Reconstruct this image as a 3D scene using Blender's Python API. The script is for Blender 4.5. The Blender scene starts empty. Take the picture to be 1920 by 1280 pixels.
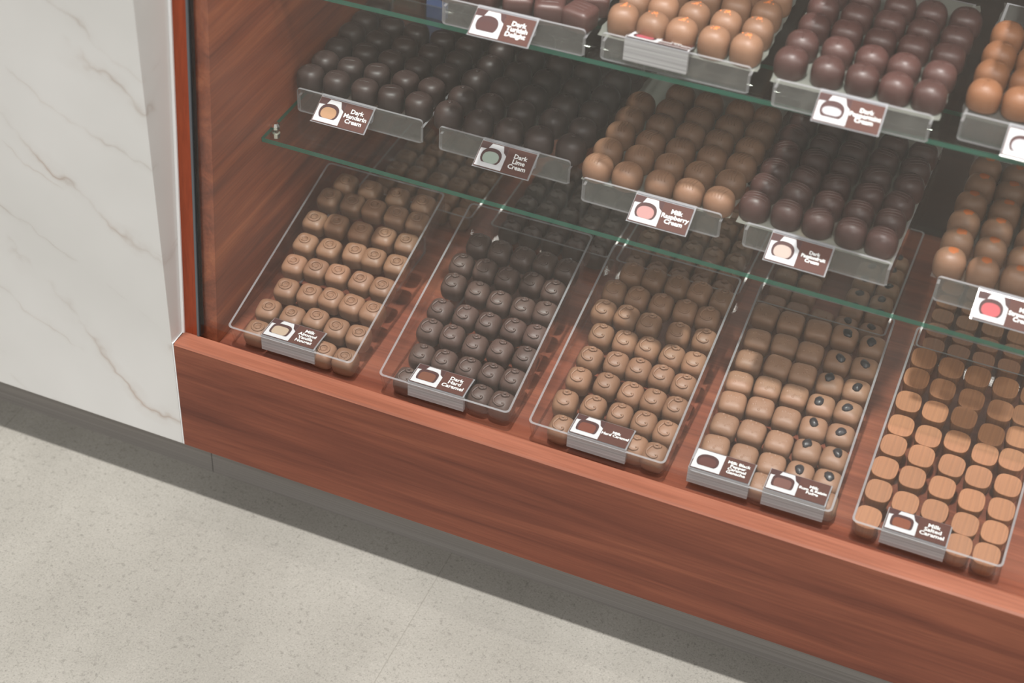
import bpy, bmesh, math, random
from mathutils import Vector, Matrix
R = random.Random(11)
scene = bpy.context.scene
C = scene.collection
PI = math.pi

# ------------------------------------------------------------------ helpers
def link(o):
    C.objects.link(o); return o
def mesh_obj(name, verts, faces, mats, parent=None, fm=None, smooth=False):
    me = bpy.data.meshes.new(name)
    me.from_pydata([tuple(v) for v in verts], [], faces)
    for m in (mats if isinstance(mats, (list, tuple)) else [mats]):
        me.materials.append(m)
    if fm:
        for p, i in zip(me.polygons, fm): p.material_index = i
    if smooth:
        for p in me.polygons: p.use_smooth = True
    me.update()
    o = link(bpy.data.objects.new(name, me))
    if parent: o.parent = parent
    return o
class MB:
    """collects verts / faces / material indices"""
    def __init__(s): s.v = []; s.f = []; s.m = []
    def add(s, v, f, m=0):
        n = len(s.v); s.v += [Vector(a) for a in v]
        s.f += [tuple(i + n for i in q) for q in f]
        s.m += (m if isinstance(m, list) else [m] * len(f))
        return s
    def box(s, a, b, m=0):
        (x0, y0, z0), (x1, y1, z1) = a, b
        v = [(x0,y0,z0),(x1,y0,z0),(x1,y1,z0),(x0,y1,z0),(x0,y0,z1),(x1,y0,z1),(x1,y1,z1),(x0,y1,z1)]
        return s.add(v, [(0,3,2,1),(4,5,6,7),(0,1,5,4),(1,2,6,5),(2,3,7,6),(3,0,4,7)], m)
    def tube(s, pts, r, n=6, m=0, taper=True):
        pts = [Vector(p) for p in pts]; rings = []
        for i, p in enumerate(pts):
            d = (pts[min(i+1, len(pts)-1)] - pts[max(i-1, 0)]).normalized()
            a = d.cross(Vector((0,0,1)))
            a = a.normalized() if a.length > 1e-4 else Vector((1,0,0))
            b = d.cross(a)
            rr = r * (min(1, .45 + .55*min(i, len(pts)-1-i)/2.) if taper else 1)
            rings.append([p + a*rr*math.cos(2*PI*k/n) + b*rr*math.sin(2*PI*k/n) for k in range(n)])
        v = [q for g in rings for q in g]; f = []
        for i in range(len(rings)-1):
            for k in range(n):
                f.append((i*n+k, i*n+(k+1)%n, (i+1)*n+(k+1)%n, (i+1)*n+k))
        f.append(tuple(range(n))); f.append(tuple((len(rings)-1)*n+k for k in reversed(range(n))))
        return s.add(v, f, m)
    def xf(s, mat):
        s.v = [mat @ v for v in s.v]; return s
    def build(s, name, mats, parent=None, smooth=False):
        return mesh_obj(name, s.v, s.f, mats, parent, s.m, smooth)
def bevel(o, w, seg=2):
    bm = bmesh.new(); bm.from_mesh(o.data)
    bmesh.ops.remove_doubles(bm, verts=bm.verts, dist=1e-6)
    bmesh.ops.bevel(bm, geom=[e for e in bm.edges if e.is_manifold and e.calc_face_angle(0) > .6], offset=w, segments=seg, affect='EDGES', profile=.6)
    bm.to_mesh(o.data); bm.free(); return o
def thing(name, label, cat, loc=(0,0,0), rot=(0,0,0), group=None):
    o = link(bpy.data.objects.new(name, None)); o.empty_display_size = .02
    o.location = loc; o.rotation_euler = rot
    return tag(o, label, cat, group)
def tag(o, label, cat, group=None):
    o['label'] = label; o['category'] = cat
    if group: o['group'] = group
    return o
def struct(o, label=None):
    o['kind'] = 'structure'
    if label: o['label'] = label
    return o

# ------------------------------------------------------------------ materials
class NT:
    def __init__(s, name):
        s.m = bpy.data.materials.new(name); s.m.use_nodes = True
        s.t = s.m.node_tree; s.t.nodes.clear()
        s.out = s.n('ShaderNodeOutputMaterial')
    def n(s, t, **k):
        x = s.t.nodes.new(t)
        for a, b in k.items():
            if a.startswith('i_'):
                x.inputs[int(a[2:])].default_value = b
            elif a.startswith('s_'):
                x.inputs[a[2:].replace('_', ' ')].default_value = b
            else: setattr(x, a, b)
        return x
    def l(s, a, b): s.t.links.new(a, b); return s
    def ramp(s, stops, fac):
        r = s.n('ShaderNodeValToRGB'); e = r.color_ramp.elements
        while len(e) < len(stops): e.new(.5)
        for el, (p, c) in zip(e, stops): el.position = p; el.color = (*c, 1) if len(c) == 3 else c
        s.l(fac, r.inputs[0]); return r.outputs[0]
    def coords(s, scale=(1,1,1), rot=(0,0,0), kind='Object'):
        tc = s.n('ShaderNodeTexCoord'); mp = s.n('ShaderNodeMapping')
        mp.inputs['Scale'].default_value = scale; mp.inputs['Rotation'].default_value = rot
        s.l(tc.outputs[kind], mp.inputs[0]); return mp.outputs[0]
    def noise(s, co, scale, detail=4, rough=.55, dist=0.):
        x = s.n('ShaderNodeTexNoise'); x.inputs['Scale'].default_value = scale
        x.inputs['Detail'].default_value = detail; x.inputs['Roughness'].default_value = rough
        x.inputs['Distortion'].default_value = dist
        if co: s.l(co, x.inputs['Vector'])
        return x.outputs[0]
    def math(s, op, a, b=None, c=None):
        x = s.n('ShaderNodeMath', operation=op)
        for i, q in enumerate((a, b, c)):
            if q is None: continue
            if isinstance(q, (int, float)): x.inputs[i].default_value = q
            else: s.l(q, x.inputs[i])
        return x.outputs[0]
    def mixc(s, fac, a, b, mode='MIX'):
        x = s.n('ShaderNodeMix', data_type='RGBA', blend_type=mode)
        for q, i in ((fac, 0), (a, 6), (b, 7)):
            if isinstance(q, (int, float)): x.inputs[i].default_value = q
            elif isinstance(q, tuple): x.inputs[i].default_value = (*q, 1)
            else: s.l(q, x.inputs[i])
        return x.outputs[2]
    def bump(s, h, strength=.2, dist=.001):
        x = s.n('ShaderNodeBump'); x.inputs['Strength'].default_value = strength; x.inputs['Distance'].default_value = dist
        s.l(h, x.inputs['Height']); return x.outputs[0]
    def pbr(s, col, rough=.5, normal=None, metal=0., spec=.5, coat=0., sss=0.):
        b = s.n('ShaderNodeBsdfPrincipled')
        for q, k in ((col, 'Base Color'), (rough, 'Roughness')):
            if isinstance(q, tuple): b.inputs[k].default_value = (*q, 1)
            elif isinstance(q, (int, float)): b.inputs[k].default_value = q
            else: s.l(q, b.inputs[k])
        b.inputs['Metallic'].default_value = metal
        b.inputs['Specular IOR Level'].default_value = spec
        b.inputs['Coat Weight'].default_value = coat
        if normal: s.l(normal, b.inputs['Normal'])
        s.l(b.outputs[0], s.out.inputs[0]); return s.m

def srgb(r, g, b):
    f = lambda c: (c/255/12.92) if c <= 10 else ((c/255+.055)/1.055)**2.4
    return (f(r), f(g), f(b))

def wood(name, axis, dark, mid, light, rough=.42, k=1.0):
    t = NT(name)
    sc = {'x': (1.6, 26, 26), 'y': (26, 1.6, 26), 'z': (26, 26, 1.6)}[axis]
    fine = {'x': (9, 330, 330), 'y': (330, 9, 330), 'z': (330, 330, 9)}[axis]
    a = t.noise(t.coords(tuple(v*k for v in sc)), 1.0, 5, .6, .6)
    b = t.noise(t.coords(fine), 1.0, 3, .6)
    c = t.ramp([(.30, dark), (.5, mid), (.72, light)], a)
    d = t.mixc(.30, c, t.ramp([(.35, (.45,.45,.45)), (.6, (1.1,1.1,1.1))], b), 'MULTIPLY')
    return t.pbr(d, rough, t.bump(b, .05, .0003), spec=.4)

M = {}
WD, WM, WL = srgb(98,51,39), srgb(126,70,52), srgb(152,90,66)
M['wood_x'] = wood('cherry_wood_along_front', 'x', WD, WM, WL)
M['wood_y'] = wood('cherry_wood_along_depth', 'y', srgb(104,50,34), srgb(144,76,50), srgb(180,104,68))
M['wood_z'] = wood('cherry_wood_upright', 'z', srgb(118,48,26), srgb(136,58,32), srgb(150,70,40), .35)
M['wood_ledge'] = wood('pale_lit_cherry_wood', 'x', srgb(122,72,54), srgb(139,86,67), srgb(154,100,80), .38)  # paler copy of the front wood: overhead light painted into the ledge
M['wood_dark'] = wood('dark_wood', 'x', srgb(40,24,20), srgb(52,32,26), srgb(64,40,32), .6)

def glassy(name, tint, f0=.04, rough=0.0, diff=None, diffw=0., fmax=1.):
    t = NT(name)
    lw = t.n('ShaderNodeLayerWeight'); lw.inputs[0].default_value = .5
    p5 = t.math('POWER', lw.outputs['Facing'], 5.0)
    fr = t.math('MULTIPLY_ADD', p5, fmax-f0, f0)
    tr = t.n('ShaderNodeBsdfTransparent'); tr.inputs[0].default_value = (*tint, 1)
    gl = t.n('ShaderNodeBsdfGlossy'); gl.inputs['Roughness'].default_value = rough
    mx = t.n('ShaderNodeMixShader'); t.l(fr, mx.inputs[0]); t.l(tr.outputs[0], mx.inputs[1]); t.l(gl.outputs[0], mx.inputs[2])
    res = mx.outputs[0]
    if diff:
        df = t.n('ShaderNodeBsdfDiffuse'); df.inputs[0].default_value = (*diff, 1)
        tl = t.n('ShaderNodeBsdfTranslucent'); tl.inputs[0].default_value = (*diff, 1)
        m1 = t.n('ShaderNodeMixShader'); m1.inputs[0].default_value = .35
        t.l(df.outputs[0], m1.inputs[1]); t.l(tl.outputs[0], m1.inputs[2])
        m2 = t.n('ShaderNodeMixShader'); m2.inputs[0].default_value = diffw
        t.l(res, m2.inputs[1]); t.l(m1.outputs[0], m2.inputs[2]); res = m2.outputs[0]
    t.l(res, t.out.inputs[0]); return t.m
M['glass'] = glassy('clear_glass', (.98,.985,.98), .054, fmax=.11)
M['shelf_glass'] = glassy('shelf_glass', (.955,.98,.965), .043)
M['glass_edge'] = glassy('green_glass_edge', (.25,.55,.45), .10, .05, srgb(70,140,118), .62)
M['acrylic'] = glassy('clear_acrylic', (.985,.985,.985), .04)
M['acrylic_rim'] = glassy('acrylic_rim', (.9,.9,.92), .25, .06, (.66,.66,.69), .45)
M['acrylic_front'] = glassy('acrylic_front_wall', (.95,.95,.95), .05, .02, (.55,.54,.52), .13)
M['acrylic_floor'] = glassy('acrylic_floor', (.9,.9,.9), .20)
M['liner'] = glassy('translucent_liner', (.9,.92,.9), .05, .2, srgb(205,208,198), .38)
M['liner_dark'] = glassy('thin_clear_liner', (.9,.9,.9), .06, .15, srgb(170,170,165), .14)

def holder_mat():
    t = NT('frosted_layered_acrylic')
    n = t.noise(t.coords((3, 500, 500)), 1.0, 2)
    col = t.ramp([(.3, (.34,.335,.34)), (.7, (.60,.59,.60))], n)
    df = t.n('ShaderNodeBsdfPrincipled'); t.l(col, df.inputs['Base Color']); df.inputs['Roughness'].default_value = .25
    tr = t.n('ShaderNodeBsdfTransparent')
    mx = t.n('ShaderNodeMixShader'); mx.inputs[0].default_value = .86
    t.l(tr.outputs[0], mx.inputs[1]); t.l(df.outputs[0], mx.inputs[2]); t.l(mx.outputs[0], t.out.inputs[0]); return t.m
M['holder'] = holder_mat()

def plain(name, c, rough=.5, **k):
    return NT(name).pbr(c, rough, **k)
def choco(name, base, var=.12, rough=.46, lines=False):
    t = NT(name)
    oi = t.n('ShaderNodeObjectInfo')
    n = t.noise(t.coords((1,1,1)), 90, 3)
    c0 = tuple(v*(1-var) for v in base); c1 = tuple(min(1, v*(1+var)) for v in base)
    r = t.math('MULTIPLY_ADD', oi.outputs['Random'], .6, t.math('MULTIPLY', n, .4))
    col = t.ramp([(.2, c0), (.8, c1)], r)
    nb = t.noise(t.coords((1,1,1)), 350, 2)
    bm = t.bump(nb, .012, .0003)
    if lines:
        l1 = t.noise(t.coords((900, 14, 14)), 1.0, 2)
        col = t.mixc(.35, col, t.ramp([(.35, (.62,.6,.6)), (.65, (1.25,1.2,1.15))], l1), 'MULTIPLY')
        bm = t.bump(l1, .12, .0005)
    return t.pbr(col, rough, bm, spec=.45)
MILK = srgb(132,97,75); DARK = srgb(80,61,55)
M['milk'] = choco('milk_chocolate', MILK)
M['milk_soft'] = choco('milk_ganache_chocolate', srgb(137,102,80), .08, .5)
M['milk_lines'] = choco('milk_chocolate_fine_lines', srgb(148,98,64), .08, .5, True)
M['milk_warm'] = choco('warm_milk_chocolate', srgb(134,99,77))
M['milk_orange'] = choco('orange_milk_chocolate', srgb(132,88,60))
M['dark'] = choco('dark_chocolate', DARK, .14, .42)
M['dark_deep'] = choco('deep_dark_chocolate', srgb(58,44,41), .14, .45)
M['dark_red'] = choco('reddish_dark_chocolate', srgb(78,52,48), .12, .4)
M['raisin'] = choco('wrinkled_raisin', srgb(44,40,44), .3, .35)
M['crumb'] = choco('orange_sugar_crumbs', srgb(214,122,66), .2, .3)
M['dust'] = choco('orange_dust', srgb(176,96,46), .2, .7)

# ------------------------------------------------------------------ camera (fitted to the photograph)
cam_d = bpy.data.cameras.new('camera'); cam = link(bpy.data.objects.new('camera', cam_d))
F = Vector((-.2636, .7108, -.6521)).normalized(); RX = Vector((.9235, .3813, .0424)); 
RX = (RX - F*RX.dot(F)).normalized(); UP = RX.cross(F)
cam.matrix_world = Matrix(((RX.x, UP.x, -F.x, .9257), (RX.y, UP.y, -F.y, -1.3260), (RX.z, UP.z, -F.z, 1.3798), (0,0,0,1)))
cam_d.sensor_width = 36; cam_d.lens = 3257.77/1920*36
cam_d.clip_start = .02; cam_d.clip_end = 60
cam_d.dof.use_dof = True; cam_d.dof.focus_distance = 2.06; cam_d.dof.aperture_fstop = 3.2
scene.camera = cam
scene.view_settings.view_transform = 'Standard'
scene.view_settings.look = 'None'
try:
    scene.cycles.transparent_max_bounces = 40; scene.cycles.max_bounces = 10
    scene.cycles.sample_clamp_indirect = 4.0
except Exception: pass

# ------------------------------------------------------------------ numbers of the place (metres; z = 0 is the top of the wooden front ledge)
FLOOR = -.2615; HP = .1673; LEDGE = .0255; DECK = -.0165; SLANT = .0919; XEND = 1.62; ZTOP = .78
Z1, Y1 = .2042, .1716; Z2, Y2 = .3922, .2081; SHT = .006; SX = .0384
TILT = .2212; TW = .1653; TL = .2877; TH = .0314

# ------------------------------------------------------------------ setting
def floor_mat():
    t = NT('greige_stone_tile')
    co = t.coords((1,1,1))
    big = t.noise(co, 3.2, 4, .55)
    st = t.noise(t.coords((9, 1.6, 1), (0,0,.12)), 1.6, 3)
    fine = t.noise(co, 420, 3, .75)
    mid = t.noise(co, 150, 3, .7)
    c = t.ramp([(.3, srgb(128,125,118)), (.7, srgb(146,143,136))], big)
    c = t.mixc(.35, c, t.ramp([(.35, (.86,.85,.83)), (.65, (1.08,1.07,1.06))], st), 'MULTIPLY')
    c = t.mixc(.85, c, t.ramp([(.30, (.60,.59,.58)), (.44, (.97,.97,.97)), (.58, (1.04,1.04,1.04)), (.74, (1.28,1.28,1.28))], fine), 'MULTIPLY')
    c = t.mixc(.55, c, t.ramp([(.32, (.55,.54,.53)), (.42, (1,1,1)), (.64, (1,1,1)), (.74, (1.25,1.25,1.25))], mid), 'MULTIPLY')
    vo = t.n('ShaderNodeTexVoronoi'); vo.inputs['Scale'].default_value = 75; t.l(co, vo.inputs['Vector'])
    sp = t.math('LESS_THAN', vo.outputs['Distance'], .07)
    pick = t.math('GREATER_THAN', t.noise(co, 40, 1), .6)
    c = t.mixc(t.math('MULTIPLY', t.math('MULTIPLY', sp, pick), .55), c, srgb(92,88,80))
    sx = t.n('ShaderNodeSeparateXYZ'); t.l(co, sx.inputs[0])
    ph = t.math('FRACT', t.math('DIVIDE', t.math('SUBTRACT', sx.outputs[0], .3497-.6397*8), .6397))
    dd = t.math('MINIMUM', ph, t.math('SUBTRACT', 1.0, ph))
    g1 = t.math('LESS_THAN', dd, .0011)
    ph2 = t.math('FRACT', t.math('DIVIDE', t.math('ADD', sx.outputs[1], 6.4+.48), 1.28))
    g2 = t.math('LESS_THAN', t.math('MINIMUM', ph2, t.math('SUBTRACT', 1.0, ph2)), .0006)
    c = t.mixc(t.math('MULTIPLY', t.math('MAXIMUM', g1, g2), .5), c, srgb(110,106,98))
    return t.pbr(c, .62, t.bump(fine, .25, .0008), spec=.35)
fl = MB().add([(-4,-5,FLOOR),(5,-5,FLOOR),(5,3,FLOOR),(-4,3,FLOOR)], [(0,1,2,3)]).build('floor', floor_mat())
struct(fl, 'large pale greige stone floor tiles in front of the counter')

def marble_mat():
    t = NT('white_veined_marble')
    co = t.coords((1,1,1))
    w = t.noise(co, 3.0, 5, .6); w2 = t.noise(co, 9.0, 4, .6)
    sx = t.n('ShaderNodeSeparateXYZ'); t.l(co, sx.inputs[0])
    def vein(ax, az, off, per, th, wob):
        q = t.math('ADD', t.math('MULTIPLY', sx.outputs[0], ax), t.math('MULTIPLY', sx.outputs[2], az))
        q = t.math('ADD', q, t.math('MULTIPLY', w, wob)); q = t.math('ADD', q, t.math('MULTIPLY', w2, wob*.22))
        f = t.math('ABSOLUTE', t.math('SUBTRACT', t.math('FRACT', t.math('ADD', t.math('DIVIDE', q, per), off)), .5))
        return t.ramp([(0, (1,1,1)), (th*.35, (.5,.5,.5)), (th, (.14,.14,.14)), (th*3.2, (0,0,0))], f)
    m1 = t.ramp([(.44, (0,0,0)), (.60, (1,1,1))], t.noise(co, 6.5, 3))
    m2 = t.ramp([(.46, (0,0,0)), (.62, (1,1,1))], t.noise(t.coords((1,1,1), (0,0,1)), 8, 3))
    f = t.math('MAXIMUM', t.math('MULTIPLY', vein(.62, .78, .22, .17, .035, .22), m1), t.math('MULTIPLY', vein(.45, .9, .6, .11, .03, .16), t.math('MULTIPLY', m2, .7)))
    f = t.math('MULTIPLY', f, .78)
    cl = t.ramp([(.35, srgb(208,207,204)), (.7, srgb(221,220,218))], t.noise(co, 3, 3))
    c = t.mixc(f, cl, t.mixc(t.noise(co, 6, 2), srgb(128,124,118), srgb(196,172,156)))
    return t.pbr(c, .3, spec=.4)
M['marble'] = marble_mat()
M['caulk'] = plain('white_sealant', srgb(240,240,240), .5)
GX = lambda z: LEDGE + SLANT*max(z, 0)     # depth of the leaning glass plane at height z
mc = thing('marble_counter', 'white veined marble counter block beside the chocolate case', 'counter')
b = MB().box((-1.6, 0, -HP), (-.0012, .62, .78)); o = b.build('marble_cladding', M['marble'], mc); bevel(o, .0012, 2)
b = MB()
b.add([(-.0011,.0005,-HP),(.0006,.0005,-HP),(.0006,.0005,0),(.0006,LEDGE,.0005),(.0006,GX(1.0),1.0),(-.0011,GX(1.0),1.0),(-.0011,LEDGE,.0005),(-.0011,.0005,0)], [(0,1,2,7),(7,2,3,6),(6,3,4,5)])
for i, (ya, yb) in enumerate(((-.0026, .003),)):
    b.add([(-.0011,LEDGE+ya,0),(.0024,LEDGE+ya,0),(.0024,GX(1.0)+ya,1.0),(-.0011,GX(1.0)+ya,1.0)], [(0,1,2,3)])
    b.add([(.0024,LEDGE+ya,0),(.0024,LEDGE+yb,0),(.0024,GX(1.0)+yb,1.0),(.0024,GX(1.0)+ya,1.0)], [(0,1,2,3)])
b.build('sealant_bead', M['caulk'], mc)['label'] = 'white sealant line along the joint'

def kick_mat():
    t = NT('brushed_steel_kickboard')
    n = t.noise(t.coords((2, 420, 420)), 1.0, 3)
    c = t.ramp([(.3, srgb(136,131,126)), (.7, srgb(156,151,146))], n)
    return t.pbr(c, .42, t.bump(n, .05, .0003), metal=.2, spec=.5)
M['kick'] = kick_mat()
KY = .0510
b1 = MB().box((-1.6, KY, FLOOR), (.0052, .09, -HP+.001)).build('baseboard_left', M['kick']); struct(b1, 'brushed grey metal kickboard under the marble counter')
b2 = MB().box((.0062, KY, FLOOR), (XEND, .09, -HP+.001)).build('baseboard_right', M['kick']); struct(b2, 'brushed grey metal kickboard under the wooden case')

# ------------------------------------------------------------------ display case
case = thing('display_case', 'long cherry wood display case with leaning glass front full of chocolates', 'display case')
b = MB()
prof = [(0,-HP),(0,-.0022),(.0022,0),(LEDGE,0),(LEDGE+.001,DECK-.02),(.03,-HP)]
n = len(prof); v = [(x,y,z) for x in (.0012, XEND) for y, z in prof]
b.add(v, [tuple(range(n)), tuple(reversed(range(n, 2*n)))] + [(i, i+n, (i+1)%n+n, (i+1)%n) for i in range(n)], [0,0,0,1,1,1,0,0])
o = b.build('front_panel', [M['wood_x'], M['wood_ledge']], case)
b = MB().box((.0012, LEDGE+.001, DECK-.018), (XEND, .66, DECK)); b.build('deck', M['wood_x'], case)
def slab(x0, x1, d0, d1, z0, z1):            # a board that leans with the glass (depths measured from the glass plane)
    f = lambda x, d, z: (x, LEDGE + SLANT*z + d, z)
    return MB().add([f(x0,d0,z0),f(x1,d0,z0),f(x1,d1,z0),f(x0,d1,z0),f(x0,d0,z1),f(x1,d0,z1),f(x1,d1,z1),f(x0,d1,z1)],
                    [(0,3,2,1),(4,5,6,7),(0,1,5,4),(1,2,6,5),(2,3,7,6),(3,0,4,7)])
slab(.0024, .0195, 0, .012, .0002, ZTOP).build('upright_stile', M['wood_z'], case)
M['gasket'] = plain('grey_gasket', srgb(88,92,96), .35)
M['gasket_dark'] = plain('dark_gasket', srgb(30,30,30), .5)
slab(.0195, .0222, -.001, .008, .0002, ZTOP).build('gasket', M['gasket'], case)
slab(.0222, .0238, .001, .008, .0002, ZTOP).build('gasket_seal', M['gasket_dark'], case)
slab(.0238, XEND, .001, .007, .0004, ZTOP).build('front_glass', M['glass'], case)
b = MB(); s0 = .0125
b.add([(.0024,LEDGE+s0,DECK),(SX,LEDGE+s0,DECK),(SX,.655,DECK),(.0024,.655,DECK),(.0024,LEDGE+SLANT*ZTOP+s0,ZTOP),(SX,LEDGE+SLANT*ZTOP+s0,ZTOP),(SX,.655,ZTOP),(.0024,.655,ZTOP)],
      [(0,3,2,1),(4,5,6,7),(0,1,5,4),(1,2,6,5),(2,3,7,6),(3,0,4,7)])
b.build('side_panel', M['wood_y'], case)
MB().box((SX, .64, DECK), (XEND, .66, ZTOP)).build('back_panel', M['wood_dark'], case)
for xa, xb in ((SX+.001,.230),(.250,.424),(.446,.612),(.634,.806),(.828,XEND)):
    MB().box((xa, .288, .62), (xb, .63, .635)).build('shade_board', M['wood_x'], case)  # unseen boards added overhead to shade the shelf trays
M['chrome'] = plain('polished_chrome', (.85,.83,.78), .12, metal=1.)
def pin(x, y, z):
    b = MB()
    for (r0, r1, z0, z1) in ((.0052,.0052,.0,.0035),(.0050,.0034,.0035,.0075)):
        n = 8; v = [(x+r*math.cos(2*PI*k/n), y+r*math.sin(2*PI*k/n), z+h) for r, h in ((r0,z0),(r1,z1)) for k in range(n)]
        b.add(v, [(k,(k+1)%n,(k+1)%n+n,k+n) for k in range(n)]+[tuple(range(n,2*n))])
    b.box((SX-.002, y-.002, z+.001), (x, y+.002, z+.005))
    n = 8; v = [(x+.0052*math.cos(2*PI*k/n), y+.0052*math.sin(2*PI*k/n), z+h) for h in (-.012, -SHT-.0004) for k in range(n)]
    b.add(v, [(k,(k+1)%n,(k+1)%n+n,k+n) for k in range(n)]+[tuple(reversed(range(n)))])
    b.build('shelf_bracket', M['chrome'], case)
pin(.0450, .1960, Z1+.0002); pin(.0450, .2330, Z2+.0002)

def shelf(z, y0, y0r, label):
    b = MB()
    v = [(SX+.0004,y0,z-SHT),(XEND-.01,y0r,z-SHT),(XEND-.01,.60,z-SHT),(SX+.0004,.60,z-SHT),(SX+.0004,y0,z),(XEND-.01,y0r,z),(XEND-.01,.60,z),(SX+.0004,.60,z)]
    b.add(v, [(0,3,2,1),(4,5,6,7),(0,1,5,4),(1,2,6,5),(2,3,7,6),(3,0,4,7)], [0,0,1,1,1,1])
    o = b.build('glass_shelf', [M['shelf_glass'], M['glass_edge']]); return tag(o, label, 'shelf', 'glass shelves of the case')
shelf(Z1, Y1, Y1, 'lower glass shelf with green edge, carrying the mandarin to passionfruit trays')
shelf(Z2, Y2, Y2+.0259*1.6, 'upper glass shelf with green edge, carrying the orange crumb topped chocolates')

# ------------------------------------------------------------------ acrylic trays
def rrect(x0, x1, y0, y1, r, n=4):
    out = []
    for cx, cy, a0 in ((x1-r, y0+r, -PI/2), (x1-r, y1-r, 0), (x0+r, y1-r, PI/2), (x0+r, y0+r, PI)):
        for k in range(n+1):
            a = a0 + PI/2*k/n; out.append((cx + r*math.cos(a), cy + r*math.sin(a)))
    return out
def tray_mesh(w, l, h, th=.0025, dr=.0012, r=.006):
    b = MB(); loops = []
    for (ins, z, rr) in ((dr, 0, r), (0, h, r), (th, h, r-th*.6), (th+dr, th, r-th*.6)):
        loops.append([(x, y, z) for x, y in rrect(ins, w-ins, ins, l-ins, max(rr, .001))])
    n = len(loops[0]); v = [q for lp in loops for q in lp]; f = []; m = []
    for a in range(3):
        for k in range(n):
            f.append((a*n+k, a*n+(k+1)%n, (a+1)*n+(k+1)%n, (a+1)*n+k)); m.append(1 if a == 1 else 0)
    f.append(tuple(reversed(range(n)))); m.append(0)
    f.append(tuple(range(3*n, 4*n))); m.append(0)
    b.add(v, f, m); return b
X = [.0523, .2538, .4438, .6347, .8224]; Y = [.0472, .0466, .0458, .0503, .0502]; RT = [.0157, .0165, .004, .0142, .0019]
FAM = ['milk almond nougat', 'dark hard caramel', 'milk hard caramel', 'milk pepper ganache and raisin fudge', 'milk salted caramel']
ORD = ['first', 'second', 'third', 'fourth', 'fifth', 'sixth', 'seventh', 'eighth', 'ninth']
LT = []
for i in range(5):
    t = thing('acrylic_tray', 'tilted clear acrylic tray of %s chocolates on the case floor' % FAM[i], 'tray', (X[i], Y[i], DECK+.0006), (TILT, 0, RT[i]), 'tilted trays on the case floor')
    t.rotation_mode = 'XYZ'
    t.matrix_world = Matrix.Translation((X[i], Y[i], DECK+.0006)) @ Matrix.Rotation(RT[i], 4, 'Z') @ Matrix.Rotation(TILT, 4, 'X')
    tray_mesh(TW, TL, TH).build('tray_shell', [M['acrylic'], M['acrylic_rim']], t)
    st, ct = math.sin(TILT), math.cos(TILT)
    P = lambda x, Yw, Zw: (x, Yw*ct + Zw*st, -Yw*st + Zw*ct)     # upright stand under the tilted tray, in tray coordinates
    for x0 in (.022, TW-.025):
        q = [(.10, 0), (.262, 0), (.262, .262*st/ct-.0006), (.10, .10*st/ct-.0006)]
        v = [P(x, yy, zz) for x in (x0, x0+.003) for yy, zz in q]
        MB().add(v, [(3,2,1,0),(4,5,6,7),(0,1,5,4),(1,2,6,5),(2,3,7,6),(3,0,4,7)], [0,0,1,1,1,1]).build('stand', [M['acrylic'], M['acrylic_rim']], t)
    LT.append(t)

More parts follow.
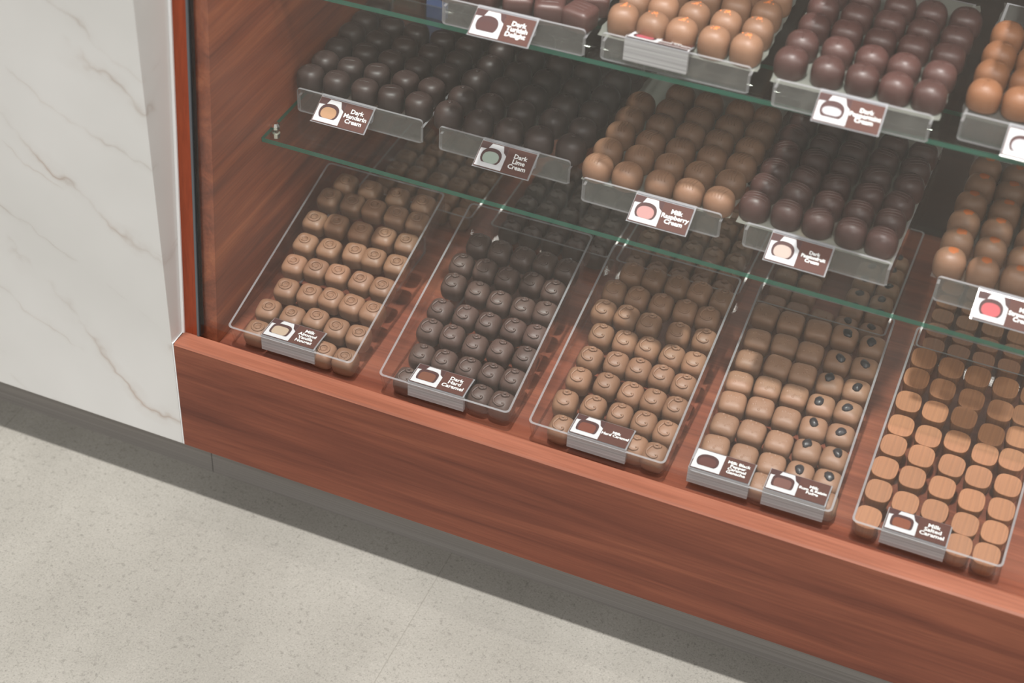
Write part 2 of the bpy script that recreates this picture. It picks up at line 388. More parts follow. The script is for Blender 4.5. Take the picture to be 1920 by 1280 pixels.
# ------------------------------------------------------------------ chocolates
def choc_mesh(a, bb, h, nexp=4., p=3.2, zb=.32, bot=.93, deco=None, seg=28, flat=None, mats=1, var=0):
    """a moulded bonbon: super-ellipse plan (half sizes a, bb), rounded top, raised decoration"""
    rr = random.Random(100+var); B = MB()
    def plan(s, k):
        t_ = 2*PI*k/seg; c, s_ = math.cos(t_), math.sin(t_)
        return (math.copysign(abs(c)**(2/nexp), c)*a*s, math.copysign(abs(s_)**(2/nexp), s_)*bb*s)
    def ztop(x, y):
        s = (abs(x/a)**nexp + abs(y/bb)**nexp)**(1/nexp)
        s = min(1, s); return zb*h + (1-zb)*h*max(0, 1-s**p)**(1/p)
    if flat:
        prof = [(bot, 0), (bot+.01, .0006), (.97, h*.5), (1.0, h-.0012), (.992, h-.0003), (.975, h), (.7, h), (.35, h)]
    else:
        prof = [(bot-.03, 0), (bot, .0008), (.985, zb*h*.55), (1.0, zb*h)]
        for s in (.985, .96, .92, .86, .76, .62, .45, .25):
            prof.append((s, zb*h + (1-zb)*h*(1-s**p)**(1/p)))
    v = []; f = []
    for s, z in prof:
        for k in range(seg):
            x, y = plan(s, k); v.append((x, y, z))
    for i in range(len(prof)-1):
        for k in range(seg):
            f.append((i*seg+k, i*seg+(k+1)%seg, (i+1)*seg+(k+1)%seg, (i+1)*seg+k))
    f.append(tuple(reversed(range(seg))))
    v.append((0, 0, h)); t0 = (len(prof)-1)*seg
    for k in range(seg): f.append((t0+k, t0+(k+1)%seg, len(v)-1))
    B.add(v, f)
    on = lambda pts, dz=0.: [(x, y, ztop(x, y)+dz) for x, y in pts]
    if deco == 'coil':
        cx, cy = rr.uniform(-.0012, .0012), rr.uniform(-.0004, .0022); r = .0070*rr.uniform(.86, 1.08); ph = rr.uniform(0, 6)
        B.tube(on([(cx+(r-.0021*max(0, t-1))*math.cos(2*PI*t+ph), cy+(r-.0021*max(0, t-1))*.9*math.sin(2*PI*t+ph)) for t in [q/22 for q in range(44)]], .0003), .0013, 6)
        B.tube(on([(cx+r*.45*math.cos(2*PI*t+ph), cy+r*.4*math.sin(2*PI*t+ph)) for t in [q/12 for q in range(15)]], 0), .0010, 5)
    if deco == 'curl':
        k = rr.uniform(.9, 1.1); cx, cy = rr.uniform(-.001, .002), bb*.42
        r = .0040*k
        B.tube(on([(cx+(r-.0014*t)*math.cos(2*PI*t-.6), cy+(r-.0014*t)*.8*math.sin(2*PI*t-.6)) for t in [q/18 for q in range(30)]], .0008), .0016, 6)
        pts = [(cx-.0032, cy+.0004), (-a*.45, bb*.15), (-a*.58, -bb*.2), (-a*.42, -bb*.5), (a*.02, -bb*.62), (a*.34, -bb*.5), (a*.36, -bb*.34), (a*.1, -bb*.34)]
        if var % 3 == 2: pts = pts[2:]
        fine = []
        for i in range(len(pts)-1):
            for q in range(4): fine.append((pts[i][0]+(pts[i+1][0]-pts[i][0])*q/4, pts[i][1]+(pts[i+1][1]-pts[i][1])*q/4))
        sm = [fine[0]] + [((fine[i-1][0]+fine[i][0]+fine[i+1][0])/3, (fine[i-1][1]+fine[i][1]+fine[i+1][1])/3) for i in range(1, len(fine)-1)] + [fine[-1]]
        B.tube(on(sm, .0003), .0013, 6)
    if deco == 'pepper':
        for _ in range(13):
            x, y = rr.uniform(-.55, .55)*a, rr.uniform(-.5, .7)*bb; q = rr.uniform(.0012, .0019)
            n = 6; z = ztop(x, y)-.0002
            vv = [(x+q*math.cos(2*PI*k/n), y+q*math.sin(2*PI*k/n), z) for k in range(n)] + [(x, y, z+q*.75)]
            B.add(vv, [(k, (k+1)%n, n) for k in range(n)])
    if deco == 'ridges':
        for q in (-.0052, -.0016, .002, .0056):
            B.tube(on([(q+.0012*math.sin(t*3), t*bb*.62) for t in (-1,-.6,-.2,.2,.6,1)], -.0001), .0008, 5)
    if deco == 'stripes':
        for q in (-.0058, -.001, .004):
            B.tube(on([(t*a*.7, q+.0018*t) for t in (-1,-.6,-.2,.2,.6,1)], -.0002), .0010, 5)
    if deco == 'rib':
        B.tube(on([(t*a*.5, .0012) for t in (-1,-.5,0,.5,1)], -.0002), .0011, 5)
    if deco == 'tip':
        r = .0028
        B.tube(on([((r-.0008*t)*math.cos(2*PI*t), .003+(r-.0008*t)*math.sin(2*PI*t)) for t in [q/10 for q in range(22)]], .0003), .0009, 5)
    if deco == 'pleat':
        for ang in (.5, 1.7, 2.9, 4.4):
            B.tube(on([(math.cos(ang)*a*s, math.sin(ang)*bb*s) for s in (.02,.2,.38,.55)], -.0001), .0008, 5)
    if deco == 'bars':
        for q in (-.006, 0, .006):
            B.tube(on([(t*a*.8, q) for t in (-1,-.5,0,.5,1)], -.0003), .0012, 5)
    if deco == 'crumbs':
        for _ in range(16):
            an, rd = rr.uniform(0, 2*PI), abs(rr.gauss(0, .0036)); x, y = rd*math.cos(an), rd*math.sin(an)+.001; q = rr.uniform(.0006, .0013); z = ztop(x, y)
            B.add([(x+q,y,z),(x,y+q,z),(x-q,y,z),(x,y-q,z),(x,y,z+q)], [(0,1,4),(1,2,4),(2,3,4),(3,0,4)], 1)
    if deco == 'dusted':
        cx, cy = .001, .002; n = 12; q = .0062; pts = [(cx, cy)]
        rings = [.35, .7, 1.0]; vv = [(cx, cy, ztop(cx, cy)+.0003)]
        for s in rings:
            for k in range(n):
                w = s*q*(1+.22*rr.uniform(-1, 1)*(s == 1)); x, y = cx+w*math.cos(2*PI*k/n), cy+w*math.sin(2*PI*k/n); vv.append((x, y, ztop(x, y)+(.0003 if s < 1 else .00002)))
        ff = [(0, 1+k, 1+(k+1)%n) for k in range(n)]
        for j in range(2): ff += [(1+j*n+k, 1+(j+1)*n+k, 1+(j+1)*n+(k+1)%n, 1+j*n+(k+1)%n) for k in range(n)]
        B.add(vv, ff, 1)
    me = bpy.data.meshes.new('chocolate'); me.from_pydata([tuple(q) for q in B.v], [], B.f)
    for pl, mi in zip(me.polygons, B.m): pl.use_smooth = True; pl.material_index = mi
    if flat:
        for pl in me.polygons:
            if pl.normal.z > .95: pl.use_smooth = False
    me.update(); return me
def raisin_mesh(var):
    rr = random.Random(40+var); bm = bmesh.new(); bmesh.ops.create_icosphere(bm, subdivisions=3, radius=1)
    ph = [rr.uniform(0, 6) for _ in range(4)]
    for v in bm.verts:
        c = v.co; w = 1 + .06*math.sin(3*c.x+ph[0]+2*math.sin(2*c.y+ph[2])) + .055*math.sin(13*c.y+ph[1]+5*math.sin(3*c.x)) + .04*math.sin(15*c.x+ph[3]+4*c.y)
        v.co = Vector((c.x*.0052*w, c.y*.0066*w, c.z*.0030*w))
    me = bpy.data.meshes.new('raisin'); bm.to_mesh(me); bm.free()
    for p_ in me.polygons: p_.use_smooth = True
    me.materials.append(M['raisin']); return me
RAIS = [raisin_mesh(i) for i in range(4)]
def kind(mats, n, **k):
    out = []
    for i in range(n):
        me = choc_mesh(var=i, **k)
        for m in mats: me.materials.append(M[m])
        out.append(me)
    return out
K = {
 'nougat': kind(['milk'], 5, a=.0148, bb=.0150, h=.0215, nexp=3.6, p=3.4, zb=.45, bot=.95, deco='coil'),
 'dcaramel': kind(['dark'], 6, a=.0150, bb=.0158, h=.0240, nexp=3.3, p=2.7, zb=.38, bot=.94, deco='curl'),
 'mcaramel': kind(['milk_warm'], 6, a=.0148, bb=.0158, h=.0240, nexp=3.3, p=2.7, zb=.38, bot=.94, deco='curl'),
 'ganache': kind(['milk_soft'], 4, a=.0160, bb=.0148, h=.0220, nexp=3.8, p=3.3, zb=.42, bot=.95, deco='pepper'),
 'fudge': kind(['milk_soft'], 1, a=.0160, bb=.0150, h=.0220, nexp=3.6, p=2.8, zb=.40, bot=.95),
 'disc': kind(['milk_lines'], 1, a=.0145, bb=.0145, h=.0230, nexp=2.9, flat=True, bot=.86),
 'mandarin': kind(['dark_deep'], 2, a=.0165, bb=.0165, h=.0275, nexp=2.3, p=3.3, zb=.40, bot=.97, deco='rib'),
 'lime': kind(['dark_deep'], 2, a=.0178, bb=.0178, h=.0285, nexp=2.2, p=2.6, zb=.32, bot=.97, deco='tip'),
 'raspberry': kind(['milk_warm'], 3, a=.0180, bb=.0176, h=.0270, nexp=2.2, p=2.5, zb=.34, bot=.93, deco='ridges'),
 'passion': kind(['dark_red'], 2, a=.0178, bb=.0178, h=.0285, nexp=2.2, p=2.6, zb=.34, bot=.95, deco='stripes'),
 'berry': kind(['milk_warm', 'dust'], 2, a=.0176, bb=.0172, h=.0290, nexp=2.3, p=2.6, zb=.32, bot=.95, deco='dusted'),
 'turkish': kind(['dark_red'], 1, a=.0172, bb=.0165, h=.0240, nexp=5., p=4.2, zb=.5, bot=.96, deco='bars'),
 'crumbed': kind(['milk_warm', 'crumb'], 4, a=.0172, bb=.0172, h=.0300, nexp=2.4, p=2.7, zb=.34, bot=.93, deco='crumbs'),
 'peaked': kind(['dark_red'], 2, a=.0178, bb=.0178, h=.0285, nexp=2.2, p=2.6, zb=.36, bot=.94, deco='pleat'),
 'pleated': kind(['milk_orange'], 2, a=.0180, bb=.0180, h=.0290, nexp=2.2, p=2.5, zb=.34, bot=.94, deco='pleat'),
}
NAME = dict(nougat='nougat_chocolate', dcaramel='dark_caramel_chocolate', mcaramel='milk_caramel_chocolate', ganache='pepper_ganache_chocolate', fudge='raisin_fudge_chocolate',
  disc='salted_caramel_chocolate', mandarin='mandarin_chocolate', lime='lime_chocolate', raspberry='raspberry_chocolate', passion='passionfruit_chocolate', berry='berry_chocolate',
  turkish='turkish_delight_chocolate', crumbed='crumb_topped_chocolate', peaked='peaked_dark_chocolate', pleated='pleated_chocolate')
def place(kd, mat, label, group, i):
    ms = K[kd]; o = link(bpy.data.objects.new(NAME[kd], ms[i % len(ms)])); o.matrix_world = mat
    tag(o, label, 'chocolate', group)
    if kd == 'fudge':
        r = link(bpy.data.objects.new('raisin', RAIS[i % 4])); r.parent = o
        r.location = (R.uniform(-.003, .003), R.uniform(-.001, .005), .0218); r.rotation_euler = (0, 0, R.uniform(-.9, .9))
        r['label'] = 'wrinkled dark raisin pressed into the top'
    return o
LOOK = dict(nougat='square milk nougat with coil top', dcaramel='dark caramel with curl top', mcaramel='milk caramel with curl top', ganache='dimpled milk ganache', fudge='milk fudge topped by a raisin', disc='flat round milk caramel')
row_name = lambda r: 'front row' if r == 0 else '%s row back' % ORD[r]
TN = ['nougat tray', 'dark caramel tray', 'milk caramel tray', 'ganache tray', 'salted caramel tray']
# places of the chocolates in each tilted tray, by row: (across, along) in metres
FT = {
 0: [[(0.0305,0.0158),(0.0605,0.0152),(0.0903,0.0145),(0.1199,0.0139),(0.1492,0.0133)],
  [(0.0286,0.0501),(0.0611,0.0504),(0.0899,0.0564),(0.1201,0.0515),(0.1495,0.0509)],
  [(0.0351,0.0873),(0.0655,0.0892),(0.0938,0.0922),(0.1221,0.0917),(0.1500,0.0902)],
  [(0.0274,0.1255),(0.0562,0.1284),(0.0850,0.1296),(0.1175,0.1285),(0.1462,0.1289)],
  [(0.0254,0.1619),(0.0571,0.1638),(0.0904,0.1683),(0.1167,0.1684),(0.1474,0.1683)],
  [(0.0206,0.1999),(0.0486,0.2041),(0.0826,0.2030),(0.1143,0.2048),(0.1458,0.2048)],
  [(0.0212,0.2416),(0.0529,0.2432),(0.0826,0.2440),(0.1144,0.2428),(0.1443,0.2420)],
  [(0.0305,0.2715),(0.0652,0.2715),(0.1035,0.2715),(0.1395,0.2715)]],
 1: [[(0.0296,0.0145),(0.0585,0.0159),(0.0883,0.0176),(0.1206,0.0212),(0.1477,0.0204)],
  [(0.0322,0.0531),(0.0607,0.0541),(0.0917,0.0536),(0.1205,0.0548),(0.1484,0.0558)],
  [(0.0260,0.0918),(0.0551,0.0920),(0.0865,0.0879),(0.1176,0.0907),(0.1500,0.0914)],
  [(0.0262,0.1242),(0.0587,0.1253),(0.0891,0.1241),(0.1208,0.1259),(0.1496,0.1260)],
  [(0.0260,0.1667),(0.0585,0.1649),(0.0887,0.1598),(0.1197,0.1603),(0.1476,0.1633)],
  [(0.0231,0.1992),(0.0537,0.2010),(0.0839,0.1982),(0.1159,0.2007),(0.1450,0.1977)],
  [(0.0306,0.2369),(0.0599,0.2353),(0.0906,0.2352),(0.1198,0.2364),(0.1485,0.2349)]],
 2: [[(0.0350,0.0160),(0.0642,0.0183),(0.0941,0.0200),(0.1231,0.0200),(0.1476,0.0175)],
  [(0.0265,0.0514),(0.0593,0.0556),(0.0920,0.0558),(0.1216,0.0549),(0.1499,0.0512)],
  [(0.0293,0.0877),(0.0626,0.0910),(0.0932,0.0885),(0.1214,0.0885),(0.1492,0.0868)],
  [(0.0308,0.1208),(0.0624,0.1242),(0.0902,0.1245),(0.1186,0.1243),(0.1473,0.1210)],
  [(0.0312,0.1575),(0.0615,0.1577),(0.0902,0.1581),(0.1206,0.1568),(0.1485,0.1562)],
  [(0.0214,0.1930),(0.0501,0.1948),(0.0793,0.1926),(0.1168,0.1910),(0.1489,0.1927)],
  [(0.0229,0.2262),(0.0524,0.2264),(0.0831,0.2263),(0.1133,0.2270),(0.1418,0.2262)],
  [(0.0335,0.2598),(0.0620,0.2613),(0.0917,0.2605),(0.1203,0.2604),(0.1501,0.2581)]],
 3: [[(0.0155,0.0180),(0.0491,0.0182),(0.0827,0.0177),(0.1176,0.0178),(0.1523,0.0195)],
  [(0.0180,0.0497),(0.0518,0.0481),(0.0844,0.0471),(0.1170,0.0476),(0.1487,0.0480)],
  [(0.0188,0.0813),(0.0507,0.0827),(0.0837,0.0792),(0.1166,0.0796),(0.1480,0.0796)],
  [(0.0180,0.1145),(0.0503,0.1174),(0.0824,0.1140),(0.1148,0.1124),(0.1464,0.1130)],
  [(0.0170,0.1449),(0.0499,0.1488),(0.0820,0.1483),(0.1144,0.1456),(0.1459,0.1475)],
  [(0.0184,0.1785),(0.0522,0.1824),(0.0828,0.1812),(0.1160,0.1785),(0.1472,0.1801)],
  [(0.0186,0.2122),(0.0510,0.2155),(0.0824,0.2142),(0.1160,0.2139),(0.1477,0.2146)],
  [(0.0167,0.2518),(0.0487,0.2504),(0.0823,0.2497),(0.1139,0.2526),(0.1485,0.2483)]],
 4: [[(0.0156,0.0148),(0.0485,0.0142),(0.0814,0.0145),(0.1157,0.0147),(0.1459,0.0142)],
  [(0.0175,0.0523),(0.0488,0.0472),(0.0811,0.0485),(0.1158,0.0435),(0.1476,0.0447)],
  [(0.0162,0.0842),(0.0475,0.0825),(0.0813,0.0811),(0.1152,0.0761),(0.1480,0.0761)],
  [(0.0173,0.1168),(0.0498,0.1137),(0.0843,0.1131),(0.1152,0.1089),(0.1477,0.1092)],
  [(0.0182,0.1461),(0.0504,0.1425),(0.0822,0.1468),(0.1150,0.1407),(0.1446,0.1443)],
  [(0.0177,0.1816),(0.0494,0.1784),(0.0817,0.1818),(0.1156,0.1695),(0.1452,0.1768)],
  [(0.0179,0.2173),(0.0497,0.2122),(0.0837,0.2096),(0.1177,0.2057),(0.1456,0.2083)],
  [(0.0188,0.2482),(0.0515,0.2455),(0.0830,0.2442),(0.1162,0.2396),(0.1482,0.2387)]],
}
cnt = 0
for i in range(5):
    base = LT[i].matrix_world
    for r, row in enumerate(FT[i]):
        for c, (u, v) in enumerate(row):
            kd = ['nougat', 'dcaramel', 'mcaramel', 'ganache' if c < 3 else 'fudge', 'disc'][i]
            m = base @ Matrix.Translation((u, v, .0029)) @ Matrix.Rotation(R.uniform(-.09, .09) if kd != 'disc' else R.uniform(-.05,.05), 4, 'Z')
            lab = '%s, %s, %s from left, tilted tray' % (LOOK[kd], row_name(r), ORD[c])
            place(kd, m, lab, FAM[i] + ' chocolates in the tilted tray', cnt*7 + r*3 + c + R.randrange(6)); cnt += 1

# flat stock trays standing behind the tilted ones
BX = [(.087, .0305), (.279, .0305), (.453, .0295), (.640, .0312), (.842, .0312)]
for i in range(5):
    x0, px_ = BX[i]; tx = x0 - .0205
    t = thing('acrylic_tray', 'flat acrylic stock tray of %s behind the tilted tray' % FAM[i], 'tray', (tx, .364, DECK+.0006), (0,0,0), 'flat stock trays at the back')
    tray_mesh(TW, .235, TH).build('tray_shell', [M['acrylic'], M['acrylic_rim']], t)
    for r in range(6):
        for c in range(5):
            kd = ['nougat', 'dcaramel', 'mcaramel', 'ganache' if c < 3 else 'fudge', 'disc'][i]
            if i == 3 and c == 2 and 1 <= r: continue
            m = Matrix.Translation((x0 + c*px_ + R.uniform(-.001, .001), .384 + r*.0305 + R.uniform(-.001, .001), DECK+.0036)) @ Matrix.Rotation(R.uniform(-.1, .1), 4, 'Z') @ Matrix.Scale(.93, 4)
            lab = '%s, %s, %s from left, flat back tray' % (LOOK[kd], row_name(r), ORD[c])
            place(kd, m, lab, FAM[i] + ' chocolates in the flat back tray', r*5 + c + R.randrange(6))

# shelf trays: clear box with a tall front wall, chocolates on a raised liner
def shelf_tray(x, y, rot, z, cx, what, where, dark, ylen=.27):
    t = thing('acrylic_tray', 'clear acrylic tray of %s chocolates on the %s glass shelf' % (what, where), 'tray', (x, y, z+.0004), (0,0,rot), 'acrylic trays on the glass shelves')
    w, h, hs, th = TW, .0322, .0205, .003
    b = MB()
    # front wall (rounded ends), side walls, back wall, bottom
    def plate(a, c, faces_m): b.box(a, c, faces_m)
    q = [(0,0),(w,0),(w,h),(0,h)]
    rr_ = [(px, pz) for px, pz in rrect(0, w, 0, h, .004)]
    n = len(rr_); v = [(a, yy, c) for yy in (0, th) for a, c in rr_]
    b.add(v, [tuple(range(n)), tuple(reversed(range(n, 2*n)))] + [(k+n, (k+1)%n+n, (k+1)%n, k) for k in range(n)], [2, 2] + [1]*n)
    b.box((0, th, 0), (th, ylen, hs), [0,1,1,0,1,0]); b.box((w-th, th, 0), (w, ylen, hs), [0,1,1,0,1,0])
    b.box((th, ylen-th, 0), (w-th, ylen, hs), [0,1,0,0,0,0])
    b.box((th, th, 0), (w-th, ylen-th, th), 3)
    b.build('tray_shell', [M['acrylic'], M['acrylic_rim'], M['acrylic_front'], M['acrylic_floor']], t)
    lw = min(.089, cx-SX-.0085); c0 = cx - x
    b = MB(); ny = 26; vv = []; ff = []
    for j in range(ny+1):
        yy = .012 + (ylen-.016)*j/ny
        e = .0010*math.sin(j*2.1) + .0008*math.sin(j*5.3)
        vv += [(c0-lw+e, yy, hs+.0006+.0012*abs(math.sin(j*1.3))), (c0-lw+.006, yy, hs+.0004), (c0+lw-.006, yy, hs+.0004), (c0+lw+e, yy, hs+.0006+.0012*abs(math.cos(j*1.7)))]
    for j in range(ny):
        for k in range(3): ff.append((j*4+k, j*4+k+1, (j+1)*4+k+1, (j+1)*4+k))
    mesh_obj('liner', vv, ff, M['liner_dark'] if dark else M['liner'], t, smooth=True)
    return z + .0004 + hs + .0010
SH = [
 ('mandarin', .0508, .2406, .0087, 1, [.0575,.0925,.1285,.1650,.2015], .265, .0362, 6, 'dark mandarin cream', 'lower', True, 'dark mandarin dome'),
 ('lime', .2386, .2405, -.0012, 1, [.2410,.2785,.3170,.3555,.3945], .264, .0390, 6, 'dark lime cream', 'lower', True, 'dark lime dome'),
 ('raspberry', .4277, .2176, .0033, 1, [.4370,.4745,.5110,.5480,.5840], .242, .0365, 6, 'milk raspberry cream', 'lower', False, 'milk raspberry dome'),
 ('passion', .6207, .2161, -.0138, 1, [.6235,.6600,.6960,.7330,.7690], .250, .0370, 6, 'dark passionfruit cream', 'lower', False, 'dark striped passionfruit dome'),
 ('berry', .8371, .2137, 0, 1, [.8440,.8805,.9170,.9540,.9900], .240, .0385, 6, 'milk berry cream', 'lower', True, 'orange dusted milk dome'),
 ('turkish', .2518, .2128, .030, 2, [.2560,.2930,.3300,.3670,.4020], .239, .036, 2, 'dark turkish delight', 'upper', True, 'dark turkish delight block'),
 ('crumbed', .4342, .2221, .0168, 2, [.4460,.4800,.5140,.5490,.5850], .252, .0385, 4, 'crumb topped milk', 'upper', False, 'milk dome with orange crumbs'),
 ('peaked', .6273, .2150, .0199, 2, [.6360,.6730,.7100,.7460,.7830], .250, .0410, 5, 'dark peppermint cream', 'upper', False, 'dark pleated dome'),
 ('pleated', .8184, .2387, 0, 2, [.8330,.8680,.9050,.9420,.9780], .278, .0430, 4, 'pleated orange brown milk', 'upper', True, 'orange brown pleated dome'),
]
TRAYS = {}
for kd, tx, ty, tr, lev, xs, y0, pit, nr, what, where, dk, look in SH:
    z = Z1 if lev == 1 else Z2
    zb = shelf_tray(tx, ty, tr, z, sum(xs)/5, what, where, dk)
    TRAYS[kd] = (tx, ty, tr, z)
    for r in range(nr):
        for c, x in enumerate(xs):
            if kd in ('berry', 'pleated') and c > 2: continue
            if kd == 'raspberry' and r == 5 and c == 0: continue
            if kd == 'mandarin' and r == 5 and c in (1, 2): continue
            m = Matrix.Translation((x + r*.0006 + R.uniform(-.0016, .0016), y0 + r*pit + (x-tx)*math.tan(tr) + R.uniform(-.0018, .0018), zb)) @ Matrix.Rotation(R.uniform(-.35, .35), 4, 'Z') @ Matrix.Rotation(R.uniform(-.03, .03), 4, 'X')
            lab = '%s, %s, %s from left' % (look, row_name(r), ORD[c])
            place(kd, m, lab, what + ' chocolates on the %s shelf' % where, r*5 + c + R.randrange(6))

# a corner of one more tray at the upper left
t = thing('acrylic_tray', 'empty clear acrylic tray cut by the top of the picture', 'tray', (.0545, .2210, Z2+.0004), (0,0,.02), 'acrylic trays on the glass shelves')
tray_mesh(TW, .26, .0322, r=.007).build('tray_shell', [M['acrylic'], M['acrylic_rim']], t)

# ------------------------------------------------------------------ price cards
def font_mesh(text, size, bold=.0):
    cu = bpy.data.curves.new('lettering', 'FONT'); cu.body = text; cu.size = size; cu.align_x = 'CENTER'; cu.align_y = 'CENTER'
    cu.offset = bold; cu.space_line = .86; cu.resolution_u = 2
    ob = bpy.data.objects.new('lettering_tmp', cu); C.objects.link(ob)
    dg = bpy.context.evaluated_depsgraph_get(); me = bpy.data.meshes.new_from_object(ob.evaluated_get(dg))
    C.objects.unlink(ob); bpy.data.objects.remove(ob); bpy.data.curves.remove(cu); return me
M['card_brown'] = plain('brown_card', srgb(84,52,46), .55, spec=.12)
M['letter_white'] = plain('white_lettering', (.75,.75,.75), .5)
M['card_white'] = plain('white_print', (.55,.55,.57), .5, spec=.15)
M['ink_dark'] = plain('printed_chocolate', srgb(72,46,46), .5, spec=.12)
def fill(name, c): 
    M[name] = plain('printed_'+name, tuple(v*.5 for v in srgb(*c)), .5, spec=.12); return M[name]
FILL = dict(nougat=fill('nougat_cut', (232,206,180)), dcar=fill('dark_caramel_cut', (150,96,76)), mcar=fill('caramel_cut', (150,86,70)), pepper=fill('ganache_cut', (122,76,72)), raisin=fill('fudge_cut', (150,104,96)), salted=fill('salted_cut', (168,100,76)),
   orange=fill('mandarin_cream', (232,182,140)), green=fill('lime_cream', (206,224,210)), pink=fill('raspberry_cream', (236,176,172)), pale=fill('passionfruit_cream', (240,216,204)), red=fill('berry_cream', (238,112,118)), nuts=fill('delight_cut', (104,66,64)), rose=fill('rose_cut', (222,110,124)), mint=fill('mint_cream', (244,240,246)))
CW, CH = .068, .0335
def card(parent, mat, text, fl, shape):
    """brown card with a white photograph at its left and white lettering at its right, lying in the x-y plane of mat"""
    c = mesh_obj('card', [(0,0,0),(CW,0,0),(CW,CH,0),(0,CH,0)], [(0,1,2,3)], M['card_brown'], parent); c.matrix_local = mat
    b = MB(); w = CW*.50
    b.add([(.001,.001,.0002),(w,.001,.0002),(w,CH-.001,.0002),(.001,CH-.001,.0002)], [(0,1,2,3)], 0)
    def blob(cx, cy, rx, ry, m, z, flatb=-.55, e=2.4):
        pts = []
        for k in range(24):
            a = 2*PI*k/24; x = math.copysign(abs(math.cos(a))**(2/e), math.cos(a)); y = math.copysign(abs(math.sin(a))**(2/e), math.sin(a))
            pts.append((cx+rx*x, cy+ry*max(y, flatb), z))
        b.add(pts, [tuple(range(24))], m)
    if shape != 'plain':
        b.add([(.001,CH*.72,.0003),(.010,CH*.74,.0003),(.013,CH-.001,.0003),(.001,CH-.001,.0003)], [(0,1,2,3)], 1)
        b.add([(w-.007,CH-.001,.0003),(w-.004,CH*.72,.0003),(w,CH*.62,.0003),(w,CH-.001,.0003)], [(0,1,2,3)], 1)
    e = 3.4 if shape in ('block', 'bar') else 2.3
    blob(w*.5, CH*.46, w*.37, CH*.34, 1, .0004, -.75, e)
    blob(w*.5, CH*.42, w*.29, CH*(.24 if shape != 'low' else .16), 2, .0005, -.9, e)
    o = mesh_obj('photograph', b.v, b.f, [M['card_white'], M['ink_dark'], fl], c, b.m)
    me = font_mesh(text, {1:.0078,2:.0078,3:.0080,4:.0072}[text.count('\n')+1]*min(1, 8.7/max(len(q) for q in text.split('\n'))), .00022); me.materials.append(M['letter_white'])
    l = link(bpy.data.objects.new('lettering', me)); l.parent = c; l.location = (CW*.75, CH*.50, .0004)
    l['label'] = 'white lettering reading ' + text.replace('\n', ' ')
    return c
def sweep(profile, w, th, x0=0.):
    """a thin bent strip: profile in (y, z), extruded along x"""
    n = len(profile); b = MB(); inner = []
    for i, (y, z) in enumerate(profile):
        a = Vector(profile[max(i-1, 0)]); c = Vector(profile[min(i+1, n-1)]); d = (c-a).normalized(); inner.append((y - d.y*th, z + d.x*th))
    loop = profile + inner[::-1]; m = len(loop)
    v = [(x, y, z) for x in (x0, x0+w) for y, z in loop]
    f = [(i, i+m, (i+1)%m+m, (i+1)%m) for i in range(m)]
    for side, k in ((0, 0), (1, m)):
        for i in range(n-1):
            q = (k+i, k+i+1, k+m-2-i, k+m-1-i); f.append(q if side else q[::-1])
    b.add(v, f, 0); return b
def block_holder(x, y, zt, rot, text, fl, label, shape='dome', zb=-.0045, back=-.0008, ln=.0355):
    """thick holder clipped over a tray's front wall, its card facing up"""
    t = thing('price_card_holder', label, 'price card', (x, y, 0), (0,0,rot), 'price cards of the case')
    w = .0705
    b = MB(); yf, yb = -.0062, -.0012
    b.add([(0,yf,zb),(w,yf,zb),(w,yb,zb),(0,yb,zb),(0,yf,zt-.0016),(w,yf,zt-.0016),(w,yb,zt-.0006),(0,yb,zt-.0006)],
          [(0,3,2,1),(4,5,6,7),(0,1,5,4),(1,2,6,5),(2,3,7,6),(3,0,4,7)])
    b.build('holder_block', M['holder'], t)
    zs = lambda k: zt - .0014 + back*k + .0016*math.sin(PI*k)*.6
    prof = [(yf + ln*k, zs(k)) for k in [q/8 for q in range(9)]]
    sweep(prof, w, .0008).build('top_strip', [M['acrylic_rim']], t)
    sweep([(.0040, zt-.003), (.0046, zt-.008), (.0040, zt-.013), (.0052, zt-.016)], w*.9, .0008, w*.05).build('clip', [M['acrylic_rim']], t)
    a = math.atan2(back, ln)
    card(t, Matrix.Translation((.001, yf+.0006, zt-.0002)) @ Matrix.Rotation(a, 4, 'X') @ Matrix.Translation((0,0,.0007)), text, fl, shape)
    return t
def slope_holder(x, y, z, rot, text, fl, label, shape='dome', ang=62):
    """card leaning out from a shelf tray's front wall"""
    t = thing('price_card_holder', label, 'price card', (x, y, z), (0,0,rot), 'price cards of the case')
    w = .0705; a = math.radians(90-ang); ln = .0365
    dy, dz = -math.cos(a)*ln, -math.sin(a)*ln
    sweep([(.0044, -.0022), (.0040, .0004), (.0018, .0008)] + [(dy*k, dz*k) for k in [q/4 for q in range(5)]] + [(dy-.0010, dz+.0014)], w, .0008).build('holder_strip', [M['acrylic_rim']], t)
    sweep([(-.0008, .0008), (-.0012, -.010), (-.004, -.016), (-.008, dz*.9)], w*.94, .0008, w*.03).build('clip', [M['acrylic_rim']], t)
    card(t, Matrix.Translation((.001, dy, dz+.0012)) @ Matrix.Rotation(a, 4, 'X') @ Matrix.Translation((0,0,.0004)), text, fl, shape)
    return t
ZW = .0182
block_holder(.0979, Y[0]+.0010, ZW, .0157, 'Milk\nAlmond\nVanilla\nNougat', FILL['nougat'], 'price card reading Milk Almond Vanilla Nougat', 'block')
block_holder(.2917, Y[1]+.0010, ZW, .0165, 'Dark\nHard\nCaramel', FILL['dcar'], 'price card reading Dark Hard Caramel', 'block')
block_holder(.4924, Y[2]+.0005, ZW, .004, 'Milk\nHard Caramel', FILL['mcar'], 'price card reading Milk Hard Caramel', 'block')
block_holder(.6350, Y[3]+.0006, ZW, .0142, 'Milk Black\nPepper\nCaramel\nGanache', FILL['pepper'], 'price card reading Milk Black Pepper Caramel Ganache', 'plain')
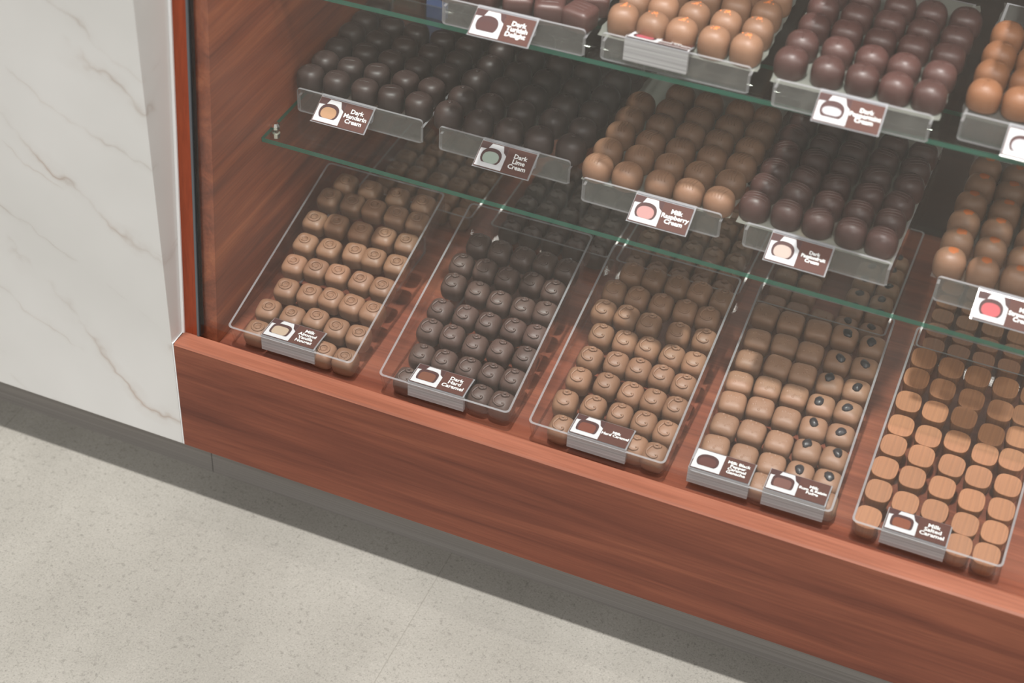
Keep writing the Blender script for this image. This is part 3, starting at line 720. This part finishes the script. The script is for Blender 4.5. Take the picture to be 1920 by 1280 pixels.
block_holder(.7213, Y[3]+.0016, ZW+.0022, .0142, 'Milk\nRum & Raisin\nFudge', FILL['raisin'], 'price card reading Milk Rum and Raisin Fudge', 'block')
block_holder(.8560, Y[4]+.0003, ZW, .0019, 'Milk\nSalted\nCaramel', FILL['salted'], 'price card reading Milk Salted Caramel', 'block')
def sl(kd, x, text, fl, label, shape='dome', ang=62):
    tx, ty, tr, z = TRAYS[kd]
    slope_holder(x, ty - .0006 + (x-tx)*math.tan(tr), z+.0004+.0322, tr, text, fl, label, shape, ang)
sl('mandarin', .0853, 'Dark\nMandarin\nCream', FILL['orange'], 'price card reading Dark Mandarin Cream')
sl('lime', .2954, 'Dark\nLime\nCream', FILL['green'], 'price card reading Dark Lime Cream')
sl('raspberry', .4929, 'Milk\nRaspberry\nCream', FILL['pink'], 'price card reading Milk Raspberry Cream')
sl('passion', .6529, 'Dark\nPassionfruit\nCream', FILL['pale'], 'price card reading Dark Passionfruit Cream')
sl('berry', .8815, 'Milk\nStrawberry\nCream', FILL['red'], 'price card with a red cream filling, cut by the picture edge')
sl('turkish', .2940, 'Dark\nTurkish\nDelight', FILL['nuts'], 'price card reading Dark Turkish Delight', 'low')
sl('peaked', .6760, 'Dark\nPeppermint\nCream', FILL['mint'], 'price card reading Dark Peppermint Cream', 'low')
sl('pleated', .8660, 'Milk\nCream', FILL['mint'], 'price card mostly white, cut by the picture edge on the upper shelf', 'plain')
tx, ty, tr, z = TRAYS['crumbed']
block_holder(.4616, ty+.0002, z+.0385, tr, 'Milk\nRose Cream', FILL['rose'], 'thick price card lying flat with a pink photograph, upper shelf', 'plain', zb=z+.0342-.024, back=-.009, ln=.026)

# ------------------------------------------------------------------ light
w = bpy.data.worlds.new('shop'); scene.world = w; w.use_nodes = True
nt = w.node_tree; bg = nt.nodes['Background']; bg.inputs[0].default_value = (1.0, .99, .975, 1); bg.inputs[1].default_value = .60
def lamp(x, y, z, w, size, cone, blend, col=(1, .975, .94)):
    d = bpy.data.lights.new('ceiling_spot', 'SPOT'); d.energy = w; d.spot_size = math.radians(cone); d.spot_blend = blend; d.shadow_soft_size = size; d.color = col
    o = link(bpy.data.objects.new('ceiling_spot', d)); o.location = (x, y, z)
sd = bpy.data.lights.new('ceiling_light', 'SUN'); sd.energy = 4.3; sd.angle = math.radians(2.4); sd.color = (1, .98, .95)
so = link(bpy.data.objects.new('ceiling_light', sd)); so.rotation_euler = (Vector((.02, .08, -1))).to_track_quat('-Z', 'Y').to_euler()
lamp(.85, -.95, 2.2, 26, .05, 40, .12)
ad = bpy.data.lights.new('case_fill_light', 'AREA'); ad.shape = 'RECTANGLE'; ad.size = 1.5; ad.size_y = .012; ad.energy = 3.0; ad.color = (1, .97, .92)  # weak unseen fill strip, added to brighten the front rows
ao = link(bpy.data.objects.new('case_fill_light', ad)); ao.location = (.82, .125, .755); ao.rotation_euler = (math.radians(14), 0, 0)
bd = bpy.data.lights.new('rear_fill_light', 'AREA'); bd.shape = 'RECTANGLE'; bd.size = 1.4; bd.size_y = .01; bd.energy = .55; bd.color = (1, .95, .88)  # added fill with no visible source, lifts the flat back trays
bo = link(bpy.data.objects.new('rear_fill_light', bd)); bo.location = (.8, .60, .17); bo.rotation_euler = (math.radians(-38), 0, 0)
M['blue_mat'] = plain('pale_blue_mat', srgb(120,142,205), .4)
o = MB().box((.098,.512,Z1+.0005), (.128,.516,Z1+.062)).build('blue_piece', M['blue_mat']); bevel(o, .0008)  # stands for a pale blue patch of unknown nature
tag(o, 'small pale blue divider standing behind the mandarin chocolates', 'piece')
fd = bpy.data.lights.new('room_fill_light', 'SUN'); fd.energy = 1.0; fd.angle = math.radians(24); fd.color = (1, .98, .96)  # soft frontal fill sun, added to lighten the shadow by the kickboard
fo = link(bpy.data.objects.new('room_fill_light', fd)); fo.rotation_euler = (Vector((-.25, .8, -1))).to_track_quat('-Z', 'Y').to_euler()
